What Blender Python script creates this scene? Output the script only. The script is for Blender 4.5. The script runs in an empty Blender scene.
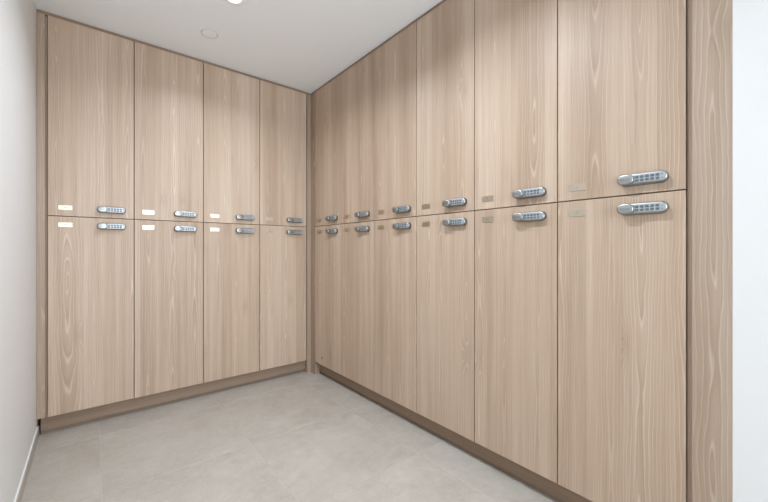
import bpy, bmesh, math, random
from mathutils import Vector, Matrix

random.seed(7)
scene = bpy.context.scene
COL = scene.collection

# ------------------------------------------------------------------ dimensions (metres)
EYE = 1.092                      # camera height
ZC = 2.475                       # ceiling
ZB = 0.112                       # underside of the lower doors
ZS = 1.287                       # joint between upper and lower doors
ZT = ZC - 0.021                  # top of the upper doors
YB = 2.8386                      # door plane of the far bank
XR = 1.4986                      # door plane of the right bank
X0, WL = -0.199, 0.4146          # far bank: left edge, column width
Y0, WR = 0.264, 0.4155           # right bank: near edge, column width
XW = -0.245                      # left wall
YEND = 0.1564                    # near end of the joinery
YREAR = -3.2                     # wall behind the camera
DEPTH = 0.50

# ------------------------------------------------------------------ camera
cam_d = bpy.data.cameras.new('camera')
cam = bpy.data.objects.new('camera', cam_d)
COL.objects.link(cam)
cam.location = (0, 0, EYE)
cam.rotation_euler = (math.pi / 2, 0, -0.690)
cam_d.sensor_width = 36.0
cam_d.lens = 354.30 * 36.0 / 768.0
cam_d.shift_y = -(251.0 - 249.0) / 768.0
cam_d.clip_start = 0.01
scene.camera = cam

# ------------------------------------------------------------------ world, exposure
world = bpy.data.worlds.new('world')
scene.world = world
world.use_nodes = True
world.node_tree.nodes['Background'].inputs[0].default_value = (0.9, 0.95, 1.0, 1)
world.node_tree.nodes['Background'].inputs[1].default_value = 1.0
scene.view_settings.view_transform = 'Standard'
scene.view_settings.look = 'None'
scene.view_settings.exposure = 0.46
scene.view_settings.gamma = 1.0
scene.view_settings.use_curve_mapping = False

LAMP_X = 0.605
LAMP_Y = (2.032, 0.98)    # the row of ceiling downlights
LAMP_W = (7.4, 13.5)
LAMP_SPREAD = 146.0
LAMP_COL = (0.83, 0.93, 1.03)

# added fill light, set in an unseen added window behind the viewer
WX0, WX1, WZ0, WZ1 = 0.45, 1.44, 0.35, 2.10
fill_d = bpy.data.lights.new('window_fill_light', 'AREA')
fill_d.shape = 'RECTANGLE'
fill_d.size = WX1 - WX0 - 0.1
fill_d.size_y = WZ1 - WZ0 - 0.1
fill_d.energy = 74.0
fill_d.color = (0.82, 0.93, 1.03)
fill = bpy.data.objects.new('window_fill_light', fill_d)
COL.objects.link(fill)
fill.location = ((WX0 + WX1) / 2, YREAR + 0.01, 1.20)
fill.rotation_euler = (math.radians(90 + 0), 0, 0)      # shines along +Y into the room

# ------------------------------------------------------------------ helpers
def link(o, parent=None):
    COL.objects.link(o)
    if parent is not None:
        o.parent = parent
    return o

def mesh_obj(name, bm, mat, parent=None, smooth=False):
    me = bpy.data.meshes.new(name)
    bmesh.ops.recalc_face_normals(bm, faces=bm.faces[:])
    bm.to_mesh(me)
    bm.free()
    if smooth:
        for p in me.polygons:
            p.use_smooth = True
    if mat is not None:
        me.materials.append(mat)
    return link(bpy.data.objects.new(name, me), parent)

def share(name, me, parent=None):
    return link(bpy.data.objects.new(name, me), parent)

def box(bm, x0, x1, y0, y1, z0, z1, bevel=0.0):
    vs = [bm.verts.new((x, y, z)) for z in (z0, z1) for y in (y0, y1) for x in (x0, x1)]
    f = []
    for q in ((0, 2, 3, 1), (4, 5, 7, 6), (0, 1, 5, 4), (2, 6, 7, 3), (0, 4, 6, 2), (1, 3, 7, 5)):
        f.append(bm.faces.new([vs[i] for i in q]))
    if bevel > 0:
        es = {e for fc in f for e in fc.edges}
        bmesh.ops.bevel(bm, geom=list(es), offset=bevel, segments=1, affect='EDGES')
    return bm

def nbox(*a, **k):
    return box(bmesh.new(), *a, **k)

def lathe(bm, prof, n=40, cx=0, cy=0):
    """prof: list of (radius, z)"""
    rings = []
    for r, z in prof:
        if r < 1e-6:
            rings.append([bm.verts.new((cx, cy, z))])
        else:
            rings.append([bm.verts.new((cx + r * math.cos(2 * math.pi * i / n), cy + r * math.sin(2 * math.pi * i / n), z)) for i in range(n)])
    for a, b in zip(rings[:-1], rings[1:]):
        for i in range(n):
            j = (i + 1) % n
            if len(a) == 1:
                bm.faces.new((a[0], b[i], b[j]))
            elif len(b) == 1:
                bm.faces.new((a[i], a[j], b[0]))
            else:
                bm.faces.new((a[i], a[j], b[j], b[i]))
    return bm

def loft(bm, loops, cap0=True, cap1=True):
    """skin equal-length closed loops of points"""
    rings = [[bm.verts.new(p) for p in lp] for lp in loops]
    n = len(rings[0])
    for a, b in zip(rings[:-1], rings[1:]):
        for i in range(n):
            j = (i + 1) % n
            bm.faces.new((a[i], a[j], b[j], b[i]))
    if cap0:
        bm.faces.new(rings[0][::-1])
    if cap1:
        bm.faces.new(rings[-1])
    return bm

def tag(o, label, cat, group=None):
    o['label'] = label
    o['category'] = cat
    if group:
        o['group'] = group
    return o

def structure(o, label=None, cat=None):
    o['kind'] = 'structure'
    if label:
        o['label'] = label
    if cat:
        o['category'] = cat
    return o

# ------------------------------------------------------------------ materials
class NT:
    def __init__(s, name):
        s.m = bpy.data.materials.new(name)
        s.m.use_nodes = True
        s.t = s.m.node_tree
        s.b = s.t.nodes['Principled BSDF']
    def n(s, kind, **kw):
        nd = s.t.nodes.new(kind)
        for k, v in kw.items():
            setattr(nd, k, v)
        return nd
    def put(s, sock, v):
        if isinstance(v, (int, float, tuple, list)):
            sock.default_value = v
        else:
            s.t.links.new(v, sock)
    def math(s, op, a, b=None, c=None, clamp=False):
        nd = s.n('ShaderNodeMath', operation=op)
        nd.use_clamp = clamp
        s.put(nd.inputs[0], a)
        if b is not None:
            s.put(nd.inputs[1], b)
        if c is not None:
            s.put(nd.inputs[2], c)
        return nd.outputs[0]
    def vec(s, x, y, z):
        nd = s.n('ShaderNodeCombineXYZ')
        for i, v in enumerate((x, y, z)):
            s.put(nd.inputs[i], v)
        return nd.outputs[0]
    def noise(s, v, scale=1.0, detail=2.0, rough=0.5, dist=0.0):
        nd = s.n('ShaderNodeTexNoise')
        s.put(nd.inputs['Vector'], v)
        nd.inputs['Scale'].default_value = scale
        nd.inputs['Detail'].default_value = detail
        nd.inputs['Roughness'].default_value = rough
        nd.inputs['Distortion'].default_value = dist
        return nd.outputs[0]
    def white(s, v):
        nd = s.n('ShaderNodeTexWhiteNoise', noise_dimensions='3D')
        s.put(nd.inputs['Vector'], v)
        return nd.outputs[0]
    def ramp(s, f, stops, interp='LINEAR'):
        nd = s.n('ShaderNodeValToRGB')
        nd.color_ramp.interpolation = interp
        el = nd.color_ramp.elements
        while len(el) < len(stops):
            el.new(0.5)
        for e, (p, c) in zip(el, stops):
            e.position = p
            e.color = c if len(c) == 4 else (*c, 1)
        s.put(nd.inputs[0], f)
        return nd.outputs[0]
    def mix(s, f, a, b, mode='MIX'):
        nd = s.n('ShaderNodeMix', data_type='RGBA', blend_type=mode)
        s.put(nd.inputs[0], f)
        for i, v in ((6, a), (7, b)):
            if isinstance(v, tuple) and len(v) == 3:
                v = (*v, 1)
            s.put(nd.inputs[i], v)
        return nd.outputs[2]
    def bump(s, h, strength=0.1, distance=0.001):
        nd = s.n('ShaderNodeBump')
        nd.inputs['Strength'].default_value = strength
        nd.inputs['Distance'].default_value = distance
        s.put(nd.inputs['Height'], h)
        s.t.links.new(nd.outputs[0], s.b.inputs['Normal'])

def flat(name, col, rough=0.5, metal=0.0, spec=0.5):
    k = NT(name)
    k.b.inputs['Base Color'].default_value = (*col, 1)
    k.b.inputs['Roughness'].default_value = rough
    k.b.inputs['Metallic'].default_value = metal
    k.b.inputs['Specular IOR Level'].default_value = spec
    return k.m

def make_wood(name, base, dark, light, axis='Z', rough=0.42, contrast=1.0):
    """pale elm laminate: vertical slip-matched strips with plain-sawn figure and small knots"""
    k = NT(name)
    tc = k.n('ShaderNodeTexCoord')
    sp = k.n('ShaderNodeSeparateXYZ')
    k.put(sp.inputs[0], tc.outputs['Object'])
    at = k.n('ShaderNodeAttribute', attribute_type='OBJECT', attribute_name='grain_seed')
    seed = at.outputs['Fac']
    if axis == 'Z':
        ax, ay, az = sp.outputs[0], sp.outputs[1], sp.outputs[2]
    elif axis == 'X':
        ax, ay, az = sp.outputs[2], sp.outputs[1], sp.outputs[0]
    else:                                        # grain along Y, face turned to X
        ax, ay, az = sp.outputs[2], sp.outputs[0], sp.outputs[1]
    x = k.math('ADD', k.math('ADD', ax, ay), k.math('MULTIPLY', seed, 3.171))
    z = k.math('ADD', az, k.math('MULTIPLY', seed, 7.37))
    # strips of veneer, uneven widths
    wob = k.math('MULTIPLY', k.noise(k.vec(k.math('MULTIPLY', x, 2.3), 0.0, seed), 1.0, 0.0), 0.9)
    t = k.math('ADD', k.math('DIVIDE', x, 0.145), wob)
    pi = k.math('FLOOR', t)
    fr = k.math('SUBTRACT', t, pi)
    r1 = k.white(k.vec(pi, 0.3, seed))
    r2 = k.white(k.vec(pi, 5.7, seed))
    r3 = k.white(k.vec(pi, 9.1, seed))
    zz = k.math('ADD', z, k.math('MULTIPLY', r1, 40.0))
    # slow wander of the grain
    warp = k.math('SUBTRACT', k.noise(k.vec(k.math('MULTIPLY', x, 7.0), pi, k.math('MULTIPLY', zz, 1.7)), 1.0, 2.0), 0.5)
    xc = k.math('MULTIPLY', k.math('SUBTRACT', fr, 0.5), 0.145)
    off = k.math('MULTIPLY', k.math('SUBTRACT', r2, 0.5), 0.075)
    xc = k.math('ADD', k.math('ADD', xc, off), k.math('MULTIPLY', warp, 0.030))
    warp2 = k.math('SUBTRACT', k.noise(k.vec(k.math('MULTIPLY', x, 26.0), pi, k.math('MULTIPLY', zz, 7.5)), 1.0, 2.0), 0.5)
    xc = k.math('ADD', xc, k.math('MULTIPLY', warp2, 0.009))
    # plain-sawn figure: a board cut through rings whose axis drifts in depth
    dep = k.math('SUBTRACT', k.noise(k.vec(pi, 2.2, k.math('MULTIPLY', zz, 0.75)), 1.0, 1.0), 0.5)
    dep = k.math('MULTIPLY', dep, 0.34)
    v = k.math('SQRT', k.math('ADD', k.math('MULTIPLY', xc, xc), k.math('MULTIPLY', k.math('MULTIPLY', dep, dep), 0.22)))
    # knots
    vo = k.n('ShaderNodeTexVoronoi', feature='F1')
    vo.inputs['Scale'].default_value = 1.0
    k.put(vo.inputs['Vector'], k.vec(k.math('MULTIPLY', x, 6.0), pi, k.math('MULTIPLY', zz, 1.9)))
    kn = k.math('SUBTRACT', 1.0, k.math('DIVIDE', vo.outputs['Distance'], 0.26), clamp=True)
    kn = k.math('MULTIPLY', kn, kn)
    v = k.math('ADD', v, k.math('MULTIPLY', kn, 0.034))
    jit = k.noise(k.vec(k.math('MULTIPLY', x, 34.0), 1.0, k.math('MULTIPLY', zz, 5.0)), 1.0, 2.0)
    ph = k.math('ADD', k.math('MULTIPLY', v, 90.0), k.math('MULTIPLY', jit, 0.7))
    ring = k.math('FRACT', ph)
    # sharp edge of the late wood, soft fall-off
    ring = k.ramp(ring, [(0.0, (0.46, 0.46, 0.46)), (0.45, (0.42, 0.42, 0.42)), (0.70, (0.25, 0.25, 0.25)), (0.86, (0.90, 0.90, 0.90)), (1.0, (0.48, 0.48, 0.48))])
    amp = k.math('SUBTRACT', 1.0, k.math('MULTIPLY', k.math('ABSOLUTE', xc), 9.0), clamp=True)
    amp = k.math('ADD', k.math('MULTIPLY', amp, 0.85), 0.15)
    amp = k.math('MULTIPLY', amp, k.math('ADD', 0.55, k.math('MULTIPLY', r3, 0.45)))
    ringv = k.math('MULTIPLY', k.math('SUBTRACT', ring, 0.46), amp)
    fine = k.math('SUBTRACT', k.noise(k.vec(k.math('MULTIPLY', x, 420.0), 0.0, k.math('MULTIPLY', z, 6.0)), 1.0, 3.0, 0.6), 0.5)
    streak = k.math('SUBTRACT', k.noise(k.vec(k.math('MULTIPLY', x, 34.0), seed, k.math('MULTIPLY', z, 0.8)), 1.0, 3.0, 0.6), 0.5)
    broad = k.math('SUBTRACT', k.noise(k.vec(k.math('MULTIPLY', x, 9.0), seed, k.math('MULTIPLY', z, 0.5)), 1.0, 1.0), 0.5)
    tone = k.math('MULTIPLY', k.math('SUBTRACT', r1, 0.5), 0.22)
    edge = k.math('SUBTRACT', 1.0, k.math('DIVIDE', fr, 0.035), clamp=True)
    val = k.math('MULTIPLY', ringv, 0.95)
    val = k.math('ADD', val, k.math('MULTIPLY', fine, 0.42))
    val = k.math('ADD', val, k.math('MULTIPLY', streak, 0.70))
    val = k.math('ADD', val, k.math('MULTIPLY', broad, 0.60))
    val = k.math('ADD', val, tone)
    val = k.math('SUBTRACT', val, k.math('MULTIPLY', edge, 0.16))
    val = k.math('SUBTRACT', val, k.math('MULTIPLY', kn, 0.22))
    val = k.math('ADD', k.math('MULTIPLY', val, contrast), 0.5, clamp=True)
    col = k.ramp(val, [(0.0, dark), (0.5, base), (1.0, light)])
    pink = k.noise(k.vec(k.math('MULTIPLY', x, 13.0), 4.0, k.math('MULTIPLY', z, 0.6)), 1.0, 1.0)
    col = k.mix(k.math('MULTIPLY', pink, 0.16), col, (base[0] * 1.04, base[1] * 0.90, base[2] * 0.88))
    k.t.links.new(col, k.b.inputs['Base Color'])
    k.b.inputs['Roughness'].default_value = rough
    k.b.inputs['Specular IOR Level'].default_value = 0.32
    k.bump(k.math('ADD', fine, k.math('MULTIPLY', ringv, 0.5)), 0.10, 0.0006)
    return k.m

W_BASE = (0.490, 0.362, 0.266)
W_DARK = (0.312, 0.215, 0.146)
W_LITE = (0.660, 0.535, 0.425)
dk = lambda c, f: tuple(v * f for v in c)
WOOD = make_wood('elm_laminate', W_BASE, W_DARK, W_LITE)
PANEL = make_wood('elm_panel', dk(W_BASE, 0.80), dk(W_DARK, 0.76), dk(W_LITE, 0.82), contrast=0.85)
ELM_SHADE = ((0.270, 0.188, 0.128), (0.180, 0.120, 0.080), (0.350, 0.258, 0.190))  # door wood with the shade of the recesses mixed into its colour
ELM_SHADE_X = make_wood('elm_shade_along_x', *ELM_SHADE, axis='X')
ELM_SHADE_Y = make_wood('elm_shade_along_y', *ELM_SHADE, axis='Y')
CARCASS_SHADED = flat('carcass_board_shaded', (0.20, 0.145, 0.105), 0.6)  # board colour darkened to carry the shade inside the gaps

def make_paint(name, col, rough=0.55):
    k = NT(name)
    tc = k.n('ShaderNodeTexCoord')
    n1 = k.noise(tc.outputs['Object'], 180.0, 2.0)
    n2 = k.noise(tc.outputs['Object'], 1.3, 1.0)
    k.t.links.new(k.mix(k.math('MULTIPLY', n2, 0.06), col, tuple(c * 0.93 for c in col)), k.b.inputs['Base Color'])
    k.b.inputs['Roughness'].default_value = rough
    k.b.inputs['Specular IOR Level'].default_value = 0.3
    k.bump(n1, 0.05, 0.0005)
    return k.m

PAINT = make_paint('white_wall_paint', (0.755, 0.742, 0.728))
CEIL = make_paint('white_ceiling_paint', (0.95, 0.965, 0.98), 0.8)

def make_tile(name, a, b, c, rough=0.5):
    k = NT(name)
    tc = k.n('ShaderNodeTexCoord')
    at = k.n('ShaderNodeAttribute', attribute_type='OBJECT', attribute_name='grain_seed')
    seed = at.outputs['Fac']
    va = k.n('ShaderNodeVectorMath', operation='ADD')
    k.put(va.inputs[0], tc.outputs['Object'])
    k.put(va.inputs[1], k.vec(k.math('MULTIPLY', seed, 3.1), k.math('MULTIPLY', seed, 5.3), seed))
    p = va.outputs[0]
    big = k.noise(p, 3.2, 5.0, 0.62, 0.6)
    mid = k.noise(p, 22.0, 4.0, 0.6)
    fin = k.noise(p, 150.0, 3.0, 0.7)
    f = k.math('ADD', k.math('MULTIPLY', big, 0.55), k.math('MULTIPLY', mid, 0.30))
    f = k.math('ADD', f, k.math('MULTIPLY', fin, 0.45))
    f = k.math('SUBTRACT', f, 0.15)
    col = k.ramp(f, [(0.30, a), (0.5, b), (0.70, c)])
    ton = k.white(k.vec(seed, 1.0, 2.0))
    col = k.mix(k.math('MULTIPLY', ton, 0.10), col, (b[0] * 0.80, b[1] * 0.76, b[2] * 0.70))
    k.t.links.new(col, k.b.inputs['Base Color'])
    k.b.inputs['Roughness'].default_value = rough
    k.b.inputs['Specular IOR Level'].default_value = 0.4
    k.bump(k.math('ADD', mid, fin), 0.12, 0.0008)
    return k.m

TILE = make_tile('stone_tile', (0.360, 0.312, 0.264), (0.440, 0.394, 0.345), (0.522, 0.476, 0.425))
GROUT = make_tile('grout', (0.50, 0.45, 0.39), (0.53, 0.48, 0.42), (0.57, 0.52, 0.46), 0.8)
SILVER = flat('satin_silver', (0.36, 0.365, 0.36), 0.40, 1.0)
KEYPAD = flat('keypad_membrane', (0.41, 0.425, 0.43), 0.35, 0.3)
RIM = flat('lock_seal', (0.13, 0.14, 0.145), 0.5)
KEY = flat('rubber_key', (0.11, 0.135, 0.16), 0.45)
LEDM = flat('indicator_dot', (0.12, 0.16, 0.22), 0.3)
INK = flat('dark_print', (0.10, 0.10, 0.11), 0.6)
NINK = flat('engraved_numeral', (0.22, 0.17, 0.12), 0.6)
PLATE = flat('champagne_plate', (0.55, 0.48, 0.39), 0.30, 1.0)
PLASTIC = flat('white_plastic', (0.95, 0.955, 0.96), 0.6)
RIM_SHADE = flat('rim_shade_plastic', (0.55, 0.56, 0.57), 0.6)  # edge shadow of the ceiling cover, put into the rim colour
SCREW = flat('brown_cap', (0.10, 0.065, 0.045), 0.5)
BEAD = flat('white_bead', (0.86, 0.86, 0.85), 0.35)

GLASS = flat('window_glass', (1, 1, 1), 0.02)
GLASS.node_tree.nodes['Principled BSDF'].inputs['Transmission Weight'].default_value = 1.0

def emission(name, col, strength):
    k = NT(name)
    k.b.inputs['Base Color'].default_value = (1, 1, 1, 1)
    k.b.inputs['Emission Color'].default_value = (*col, 1)
    k.b.inputs['Emission Strength'].default_value = strength
    return k.m
LENS = emission('lamp_diffuser', (1.0, 0.99, 0.97), 4.0)

def seeded(o, s=None):
    o['grain_seed'] = random.random() * 9.0 if s is None else float(s)
    return o

# ------------------------------------------------------------------ the room
XN = XR + 0.022 + DEPTH + 0.02           # back of the right niche
YN = YB + 0.022 + DEPTH + 0.02           # back of the far niche

floor = structure(mesh_obj('floor', nbox(XW - 0.15, XN + 0.12, YREAR - 0.15, YN + 0.12, -0.12, -0.0015), GROUT),
                  'pale beige stone tile floor with light joints', 'floor')
seeded(floor, 1.0)
# tiles, each a piece of the floor
TX = [0.036 + 0.656 * i for i in range(-1, 4)]
TY = [2.650 - 0.650 * i for i in range(-1, 11)][::-1]
G = 0.0016
n_t = 0
for i in range(len(TX) - 1):
    for j in range(len(TY) - 1):
        a, b = max(TX[i] + G, XW + 0.0005), min(TX[i + 1] - G, XN - 0.42)
        c, d = max(TY[j] + G, YREAR + 0.0005), min(TY[j + 1] - G, YN - 0.42)
        if b - a < 0.01 or d - c < 0.01:
            continue
        if (TY[j + 1] <= YEND) or d <= YEND + 0.02:
            b = min(b, XR - 0.001)
        if b - a < 0.01:
            continue
        tl = mesh_obj('tile', nbox(a, b, c, d, -0.010, 0.0, bevel=0.0009), TILE, floor)
        seeded(tl, 0.37 + n_t * 0.731)
        n_t += 1

ceiling = structure(mesh_obj('ceiling', nbox(XW - 0.15, XN + 0.12, YREAR - 0.15, YN + 0.12, ZC, ZC + 0.12), CEIL),
                    'plain white painted ceiling', 'ceiling')
structure(mesh_obj('wall_left', nbox(XW - 0.12, XW, YREAR, YN, 0.0, ZC), PAINT),
          'white wall to the left of the lockers', 'wall')
structure(mesh_obj('wall_right', nbox(XR, XN, YREAR, YEND - 0.0005, 0.0, ZC), PAINT),
          'white wall beside the wooden end panel', 'wall')
structure(mesh_obj('wall_right_niche', nbox(XN, XN + 0.12, YREAR, YN + 0.12, 0.0, ZC), PAINT),
          'wall behind the right bank of lockers', 'wall')
structure(mesh_obj('wall_back', nbox(XW - 0.12, XN, YN, YN + 0.12, 0.0, ZC), PAINT),
          'wall behind the far bank of lockers', 'wall')
bm = nbox(XW - 0.12, WX0, YREAR - 0.12, YREAR, 0.0, ZC)
box(bm, WX1, XN, YREAR - 0.12, YREAR, 0.0, ZC)
box(bm, WX0, WX1, YREAR - 0.12, YREAR, 0.0, WZ0)
box(bm, WX0, WX1, YREAR - 0.12, YREAR, WZ1, ZC)
structure(mesh_obj('wall_front', bm, PAINT), 'white wall behind the viewer', 'wall')
bm = nbox(WX0, WX0 + 0.05, YREAR - 0.09, YREAR - 0.03, WZ0, WZ1)
box(bm, WX1 - 0.05, WX1, YREAR - 0.09, YREAR - 0.03, WZ0, WZ1)
box(bm, WX0 + 0.05, WX1 - 0.05, YREAR - 0.09, YREAR - 0.03, WZ0, WZ0 + 0.05)
box(bm, WX0 + 0.05, WX1 - 0.05, YREAR - 0.09, YREAR - 0.03, WZ1 - 0.05, WZ1)
win = structure(mesh_obj('added_window_1', bm, PLASTIC), 'white framed window added unseen behind the viewer for fill', 'window')  # window added out of view to hold the fill light
mesh_obj('pane', nbox(WX0 + 0.05, WX1 - 0.05, YREAR - 0.063, YREAR - 0.057, WZ0 + 0.05, WZ1 - 0.05), GLASS, win)

# skirting along the left wall: stone strips under a thin white bead
bb = structure(mesh_obj('baseboard_left', nbox(XW + 0.0003, XW + 0.0055, YREAR + 0.001, YB + 0.044, 0.0582, 0.0605), BEAD),
               'low stone skirting with white top edge along left wall', 'skirting')
ys = [YB + 0.044, 2.43, 1.78, 1.13, 0.48, -0.17, -0.82, -1.47, -2.12, -2.77, YREAR + 0.001]
for a, b in zip(ys[:-1], ys[1:]):
    seeded(mesh_obj('skirting_tile', nbox(XW + 0.0003, XW + 0.0095, b + 0.001, a - 0.001, 0.0005, 0.058, bevel=0.0008), TILE, bb))
bb2 = structure(mesh_obj('baseboard_right', nbox(XR - 0.0055, XR - 0.0003, YREAR + 0.001, YEND - 0.01, 0.0582, 0.0605), BEAD),
                'low stone skirting with white top edge along right wall', 'skirting')
ys = [YEND - 0.01, -0.17, -0.82, -1.47, -2.12, -2.77, YREAR + 0.001]
for a, b in zip(ys[:-1], ys[1:]):
    seeded(mesh_obj('skirting_tile', nbox(XR - 0.0095, XR - 0.0003, b + 0.001, a - 0.001, 0.0005, 0.058, bevel=0.0008), TILE, bb2))

# ------------------------------------------------------------------ joinery around the lockers
# filler by the left wall, with a rebate that shows as the dark shadow gap
bm = nbox(XW + 0.0006, -0.2087, YB, YB + 0.020, ZB, ZT, bevel=0.0006)
box(bm, XW + 0.0006, X0 - 0.0008, YB + 0.0202, YB + 0.045, ZB, ZT)
tag(seeded(mesh_obj('filler_panel', bm, PANEL), 2.2), 'narrow upright wooden filler strip between far lockers and left white wall', 'panel')

# near end of the right bank
bm = nbox(XR, XR + 0.0110, YEND, 0.2500, 0.0005, ZC - 0.001, bevel=0.0006)
box(bm, XR + 0.0112, XR + 0.30, YEND, Y0 - 0.0008, 0.0005, ZC - 0.001)
tag(seeded(mesh_obj('end_panel', bm, PANEL), 2.9), 'upright wooden end panel between nearest lockers and white wall', 'panel')

# corner post
cw = X0 + 4 * WL + 0.005
cy = Y0 + 6 * WR + 0.003
loop = [(cw, YB), (XR, YB), (XR, cy), (XR + 0.0495, cy), (XR + 0.0495, YB + 0.0495), (cw, YB + 0.0495)]
bm = loft(bmesh.new(), [[(x, y, 0.0005) for x, y in loop], [(x, y, ZT) for x, y in loop]])
tag(seeded(mesh_obj('corner_post', bm, PANEL), 6.1), 'wooden corner post where the two locker banks meet', 'post')

# plinths (recessed toe kicks)
def plinth(name, span, plane, along_x, label):
    t = bpy.data.objects.new(name, None)
    link(t)
    s0, s1 = span
    r0 = plane + 0.046
    if along_x:
        a = nbox(s0, s1, r0, r0 + 0.018, 0.024, ZB - 0.0012)
        b = nbox(s0, s1, r0 + 0.010, r0 + 0.018, 0.0005, 0.0238)
    else:
        a = nbox(r0, r0 + 0.018, s0, s1, 0.024, ZB - 0.0012)
        b = nbox(r0 + 0.010, r0 + 0.018, s0, s1, 0.0005, 0.0238)
    seeded(mesh_obj('plinth_board', a, ELM_SHADE_X if along_x else ELM_SHADE_Y, t), 3.3)
    seeded(mesh_obj('base_strip', b, CARCASS_SHADED, t), 3.3)
    return tag(t, label, 'plinth')
plinth('plinth', (XW + 0.0145, cw - 0.001), YB, True, 'recessed wooden plinth with painted-in shade under the far locker bank')
plinth('plinth', (Y0 + 0.001, cy - 0.001), XR, False, 'recessed wooden plinth with painted-in shade under the right locker bank')

# scribe strips between door tops and ceiling, shade put into their colour
tag(seeded(mesh_obj('scribe_strip', nbox(XW + 0.0006, XR + 0.0065, YB + 0.007, YB + 0.040, ZT + 0.0005, ZC - 0.0005), ELM_SHADE_X), 5.2),
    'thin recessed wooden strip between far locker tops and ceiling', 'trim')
tag(seeded(mesh_obj('scribe_strip', nbox(XR + 0.007, XR + 0.040, Y0, YB + 0.0065, ZT + 0.0005, ZC - 0.0005), ELM_SHADE_Y), 5.9),
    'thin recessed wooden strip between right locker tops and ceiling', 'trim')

# ------------------------------------------------------------------ lock, plate, locker
def stadium(L, H, y, n=14, inset=0.0, dx=0.0):
    """closed outline in the x-z plane at depth y"""
    r = H / 2 - inset
    hx = L / 2 - H / 2
    pts = []
    for i in range(n + 1):
        a = -math.pi / 2 + math.pi * i / n
        pts.append((dx + hx + r * math.cos(a), y, r * math.sin(a)))
    for i in range(n + 1):
        a = math.pi / 2 + math.pi * i / n
        pts.append((dx - hx + r * math.cos(a), y, r * math.sin(a)))
    return pts

def ellipse(A, B, y, n=30, dx=0.0, p=2.0):
    out = []
    for i in range(n):
        a = 2 * math.pi * i / n
        c, s = math.cos(a), math.sin(a)
        out.append((dx + A * math.copysign(abs(c) ** (2 / p), c), y, B * math.copysign(abs(s) ** (2 / p), s)))
    return out

LOCK_L, LOCK_H = 0.142, 0.0395

def tmp_mesh(bm, mat, smooth=True):
    me = bpy.data.meshes.new('shape')
    bmesh.ops.recalc_face_normals(bm, faces=bm.faces[:])
    bm.to_mesh(me)
    bm.free()
    for p in me.polygons:
        p.use_smooth = smooth
    me.materials.append(mat)
    return me

def text_mesh(body, size, mat, sx=1.0):
    cu = bpy.data.curves.new('text', 'FONT')
    cu.body = body
    cu.size = size
    cu.align_x = 'CENTER'
    cu.align_y = 'CENTER'
    cu.extrude = 0.00012
    cu.resolution_u = 2
    o = bpy.data.objects.new('text', cu)
    COL.objects.link(o)
    dg = bpy.context.evaluated_depsgraph_get()
    me = bpy.data.meshes.new_from_object(o.evaluated_get(dg))
    bpy.data.objects.remove(o)
    me.transform(Matrix.Diagonal((sx, 1, 1, 1)))
    me.transform(Matrix.Rotation(math.pi / 2, 4, 'X'))      # upright, read from -y
    me.materials.clear()
    me.materials.append(mat)
    return me

# lock case: dark seal against the door, satin shell with rounded shoulder
ME_SEAL = tmp_mesh(loft(bmesh.new(), [stadium(LOCK_L + 0.002, LOCK_H + 0.002, 0.0), stadium(LOCK_L + 0.002, LOCK_H + 0.002, -0.0035)]), RIM, False)
ME_CASE = tmp_mesh(loft(bmesh.new(), [stadium(LOCK_L, LOCK_H, -0.0036), stadium(LOCK_L, LOCK_H, -0.015), stadium(LOCK_L, LOCK_H, -0.0185, inset=0.0010),
                                      stadium(LOCK_L, LOCK_H, -0.0208, inset=0.0032), stadium(LOCK_L, LOCK_H, -0.0216, inset=0.0062)]), SILVER)
# keypad field
ME_PAD = tmp_mesh(loft(bmesh.new(), [ellipse(0.0435, 0.0135, -0.0210, 40, 0.021, 7.0), ellipse(0.0432, 0.0132, -0.0224, 40, 0.021, 7.0)]), KEYPAD, False)
ME_KEY = tmp_mesh(loft(bmesh.new(), [ellipse(0.0053, 0.0043, -0.0222, 12, 0, 4.0), ellipse(0.0053, 0.0043, -0.0236, 12, 0, 4.0), ellipse(0.0043, 0.0034, -0.0241, 12, 0, 4.0)]), KEY, False)
ME_DOT = tmp_mesh(loft(bmesh.new(), [ellipse(0.0022, 0.0022, -0.0222, 10), ellipse(0.0020, 0.0020, -0.0230, 10)]), LEDM, False)
# turning knob: neck and domed oval head
ME_KNOB = tmp_mesh(loft(bmesh.new(), [ellipse(0.0185, 0.0150, -0.0205), ellipse(0.0185, 0.0150, -0.0232), ellipse(0.0250, 0.0182, -0.0236, p=2.5),
                                      ellipse(0.0256, 0.0188, -0.0255, p=2.5), ellipse(0.0252, 0.0184, -0.0300, p=2.5), ellipse(0.0236, 0.0170, -0.0322, p=2.4), ellipse(0.0200, 0.0138, -0.0332, p=2.3)]), SILVER)
ME_WORD = text_mesh('KitLock', 0.0098, INK, 0.92)
ME_PLATE = tmp_mesh(box(bmesh.new(), -0.032, 0.032, -0.0016, -0.0001, -0.014, 0.014, bevel=0.0004), PLATE, False)

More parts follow.
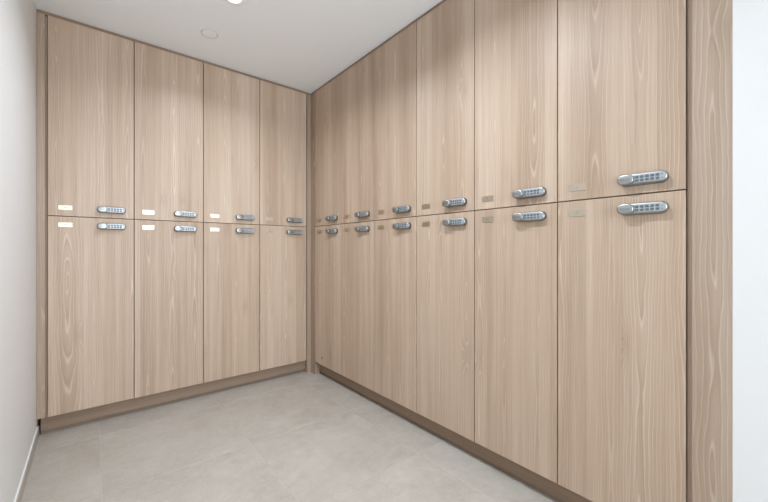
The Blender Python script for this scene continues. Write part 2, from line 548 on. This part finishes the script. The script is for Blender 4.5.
def build_locker(name, W, H, upper, number, loc, rot, seed):
    t = link(bpy.data.objects.new(name, None))
    t.location = loc
    t.rotation_euler = (0, 0, rot)
    hw = W / 2
    # carcass: five boards
    bm = bmesh.new()
    e = 0.0004
    y0, y1 = 0.0215, DEPTH
    th = 0.016
    box(bm, -hw + e, -hw + th, y0, y1, e, H - e)
    box(bm, hw - th, hw - e, y0, y1, e, H - e)
    box(bm, -hw + th, hw - th, y0, y1, e, th)
    box(bm, -hw + th, hw - th, y0, y1, H - th, H - e)
    box(bm, -hw + th, hw - th, y1 - 0.01, y1, th, H - th)
    mesh_obj('body', bm, CARCASS_SHADED, t)
    g = 0.0022
    z0 = g if upper else 0.0
    z1 = H if upper else H - g
    seeded(mesh_obj('door', nbox(-hw + g, hw - g, 0.0, 0.0205, z0, z1, bevel=0.0007), WOOD, t), seed)
    # number plate
    s = 1 if upper else -1
    zref = 0.0 if upper else H
    pl = share('number_plate', ME_PLATE, t)
    pl.location = (-hw + 0.0785, 0.0, zref + (0.0515 if upper else -0.0505))
    nm = share('numeral', text_mesh(str(number), 0.0150, NINK), pl)
    nm.location = (0, -0.0016, 0)
    # combination lock
    lk = share('combination_lock', ME_CASE, t)
    lk.location = (hw - 0.1165, 0.0, zref + (0.0515 if upper else -0.0525))
    share('seal', ME_SEAL, lk)
    share('keypad', ME_PAD, lk)
    for r in range(2):
        for c in range(5):
            kb = share('key', ME_KEY, lk)
            kb.location = (-0.0140 + c * 0.0148, 0, 0.0058 - r * 0.0116)
        dt = share('indicator_dot', ME_DOT, lk)
        dt.location = (0.0578, 0, 0.0058 - r * 0.0116)
    kn = share('knob', ME_KNOB, lk)
    kn.location = (-0.0475, 0, 0)
    wd = share('knob_lettering', ME_WORD, lk)
    wd.location = (-0.0475, -0.0333, 0)
    return t

HU, HL = ZT - ZS, ZS - ZB
far = ['at left end of far bank, beside the white wall',
       'second from the left white wall in far bank',
       'third from the left white wall in far bank',
       'at right end of far bank, next to corner post']
right = ['nearest in right bank, beside the end panel',
         'second from the end panel in right bank',
         'third from the end panel in right bank',
         'fourth from the end panel in right bank',
         'fifth from the end panel in right bank',
         'farthest in right bank, next to corner post']
for i in range(4):
    cx = X0 + (i + 0.5) * WL
    for upper in (True, False):
        t = build_locker('locker', WL, HU if upper else HL, upper, (10 - i) + (0 if upper else 10),
                         (cx, YB, ZS if upper else ZB), 0.0, 0.31 + i * 1.37 + (0.6 if upper else 0.0))
        tag(t, ('upper' if upper else 'lower') + ' pale wooden locker ' + far[i], 'locker',
            ('upper' if upper else 'lower') + ' lockers of the far bank')
for i in range(6):
    cyy = Y0 + (i + 0.5) * WR
    for upper in (True, False):
        t = build_locker('locker', WR, HU if upper else HL, upper, (1 + i) + (0 if upper else 10),
                         (XR, cyy, ZS if upper else ZB), -math.pi / 2, 2.17 + i * 1.13 + (0.47 if upper else 0.0))
        tag(t, ('upper' if upper else 'lower') + ' pale wooden locker ' + right[i], 'locker',
            ('upper' if upper else 'lower') + ' lockers of the right bank')
        if i == 5 and not upper:
            # small brown fixing cap low on the farthest door
            bm = loft(bmesh.new(), [ellipse(0.0085, 0.0085, -0.0001, 18), ellipse(0.0085, 0.0085, -0.0014, 18), ellipse(0.006, 0.006, -0.0022, 18)])
            sc = mesh_obj('fixing_cap', bm, SCREW, t)
            sc.location = (-(2.635 - cyy), 0.0, 0.0617)
            sc['label'] = 'small dark round fixing cap low on the door'

# ------------------------------------------------------------------ ceiling fittings
def downlight(y, watts, label):
    t = link(bpy.data.objects.new('downlight', None))
    t.location = (LAMP_X, y, ZC)
    mesh_obj('trim_ring', lathe(bmesh.new(), [(0.0345, -0.0002), (0.0345, -0.0028), (0.0425, -0.0050), (0.0500, -0.0046), (0.0540, -0.0020), (0.0545, -0.0002)]), PLASTIC, t, True)
    mesh_obj('diffuser', lathe(bmesh.new(), [(0.0, -0.0024), (0.0344, -0.0024), (0.0344, -0.0004), (0.0, -0.0004)]), LENS, t)
    ld = bpy.data.lights.new('downlight_lamp', 'AREA')
    ld.shape = 'DISK'
    ld.size = 0.066
    ld.energy = watts
    ld.spread = math.radians(LAMP_SPREAD)
    ld.color = LAMP_COL
    lo = link(bpy.data.objects.new('downlight_lamp', ld), t)
    lo.location = (0, 0, -0.0060)
    return tag(t, label, 'light', 'ceiling downlights')

names = ['round recessed downlight glowing in the ceiling at the top of view',
         'round ceiling downlight above the middle lockers of the right bank']
for y, wt, nme in zip(LAMP_Y, LAMP_W, names):
    downlight(y, wt, nme)

t = link(bpy.data.objects.new('ceiling_cover', None))
t.location = (0.584, 2.466, ZC)
mesh_obj('cover_plate', lathe(bmesh.new(), [(0.0, -0.0060), (0.0405, -0.0060), (0.0440, -0.0048), (0.0440, -0.0006)]), PLASTIC, t, False)
mesh_obj('rim', lathe(bmesh.new(), [(0.0445, -0.0003), (0.0445, -0.0040), (0.0478, -0.0040), (0.0485, -0.0003)]), RIM_SHADE, t, False)
tag(t, 'round flat white cover plate on ceiling above far lockers', 'ceiling cover')
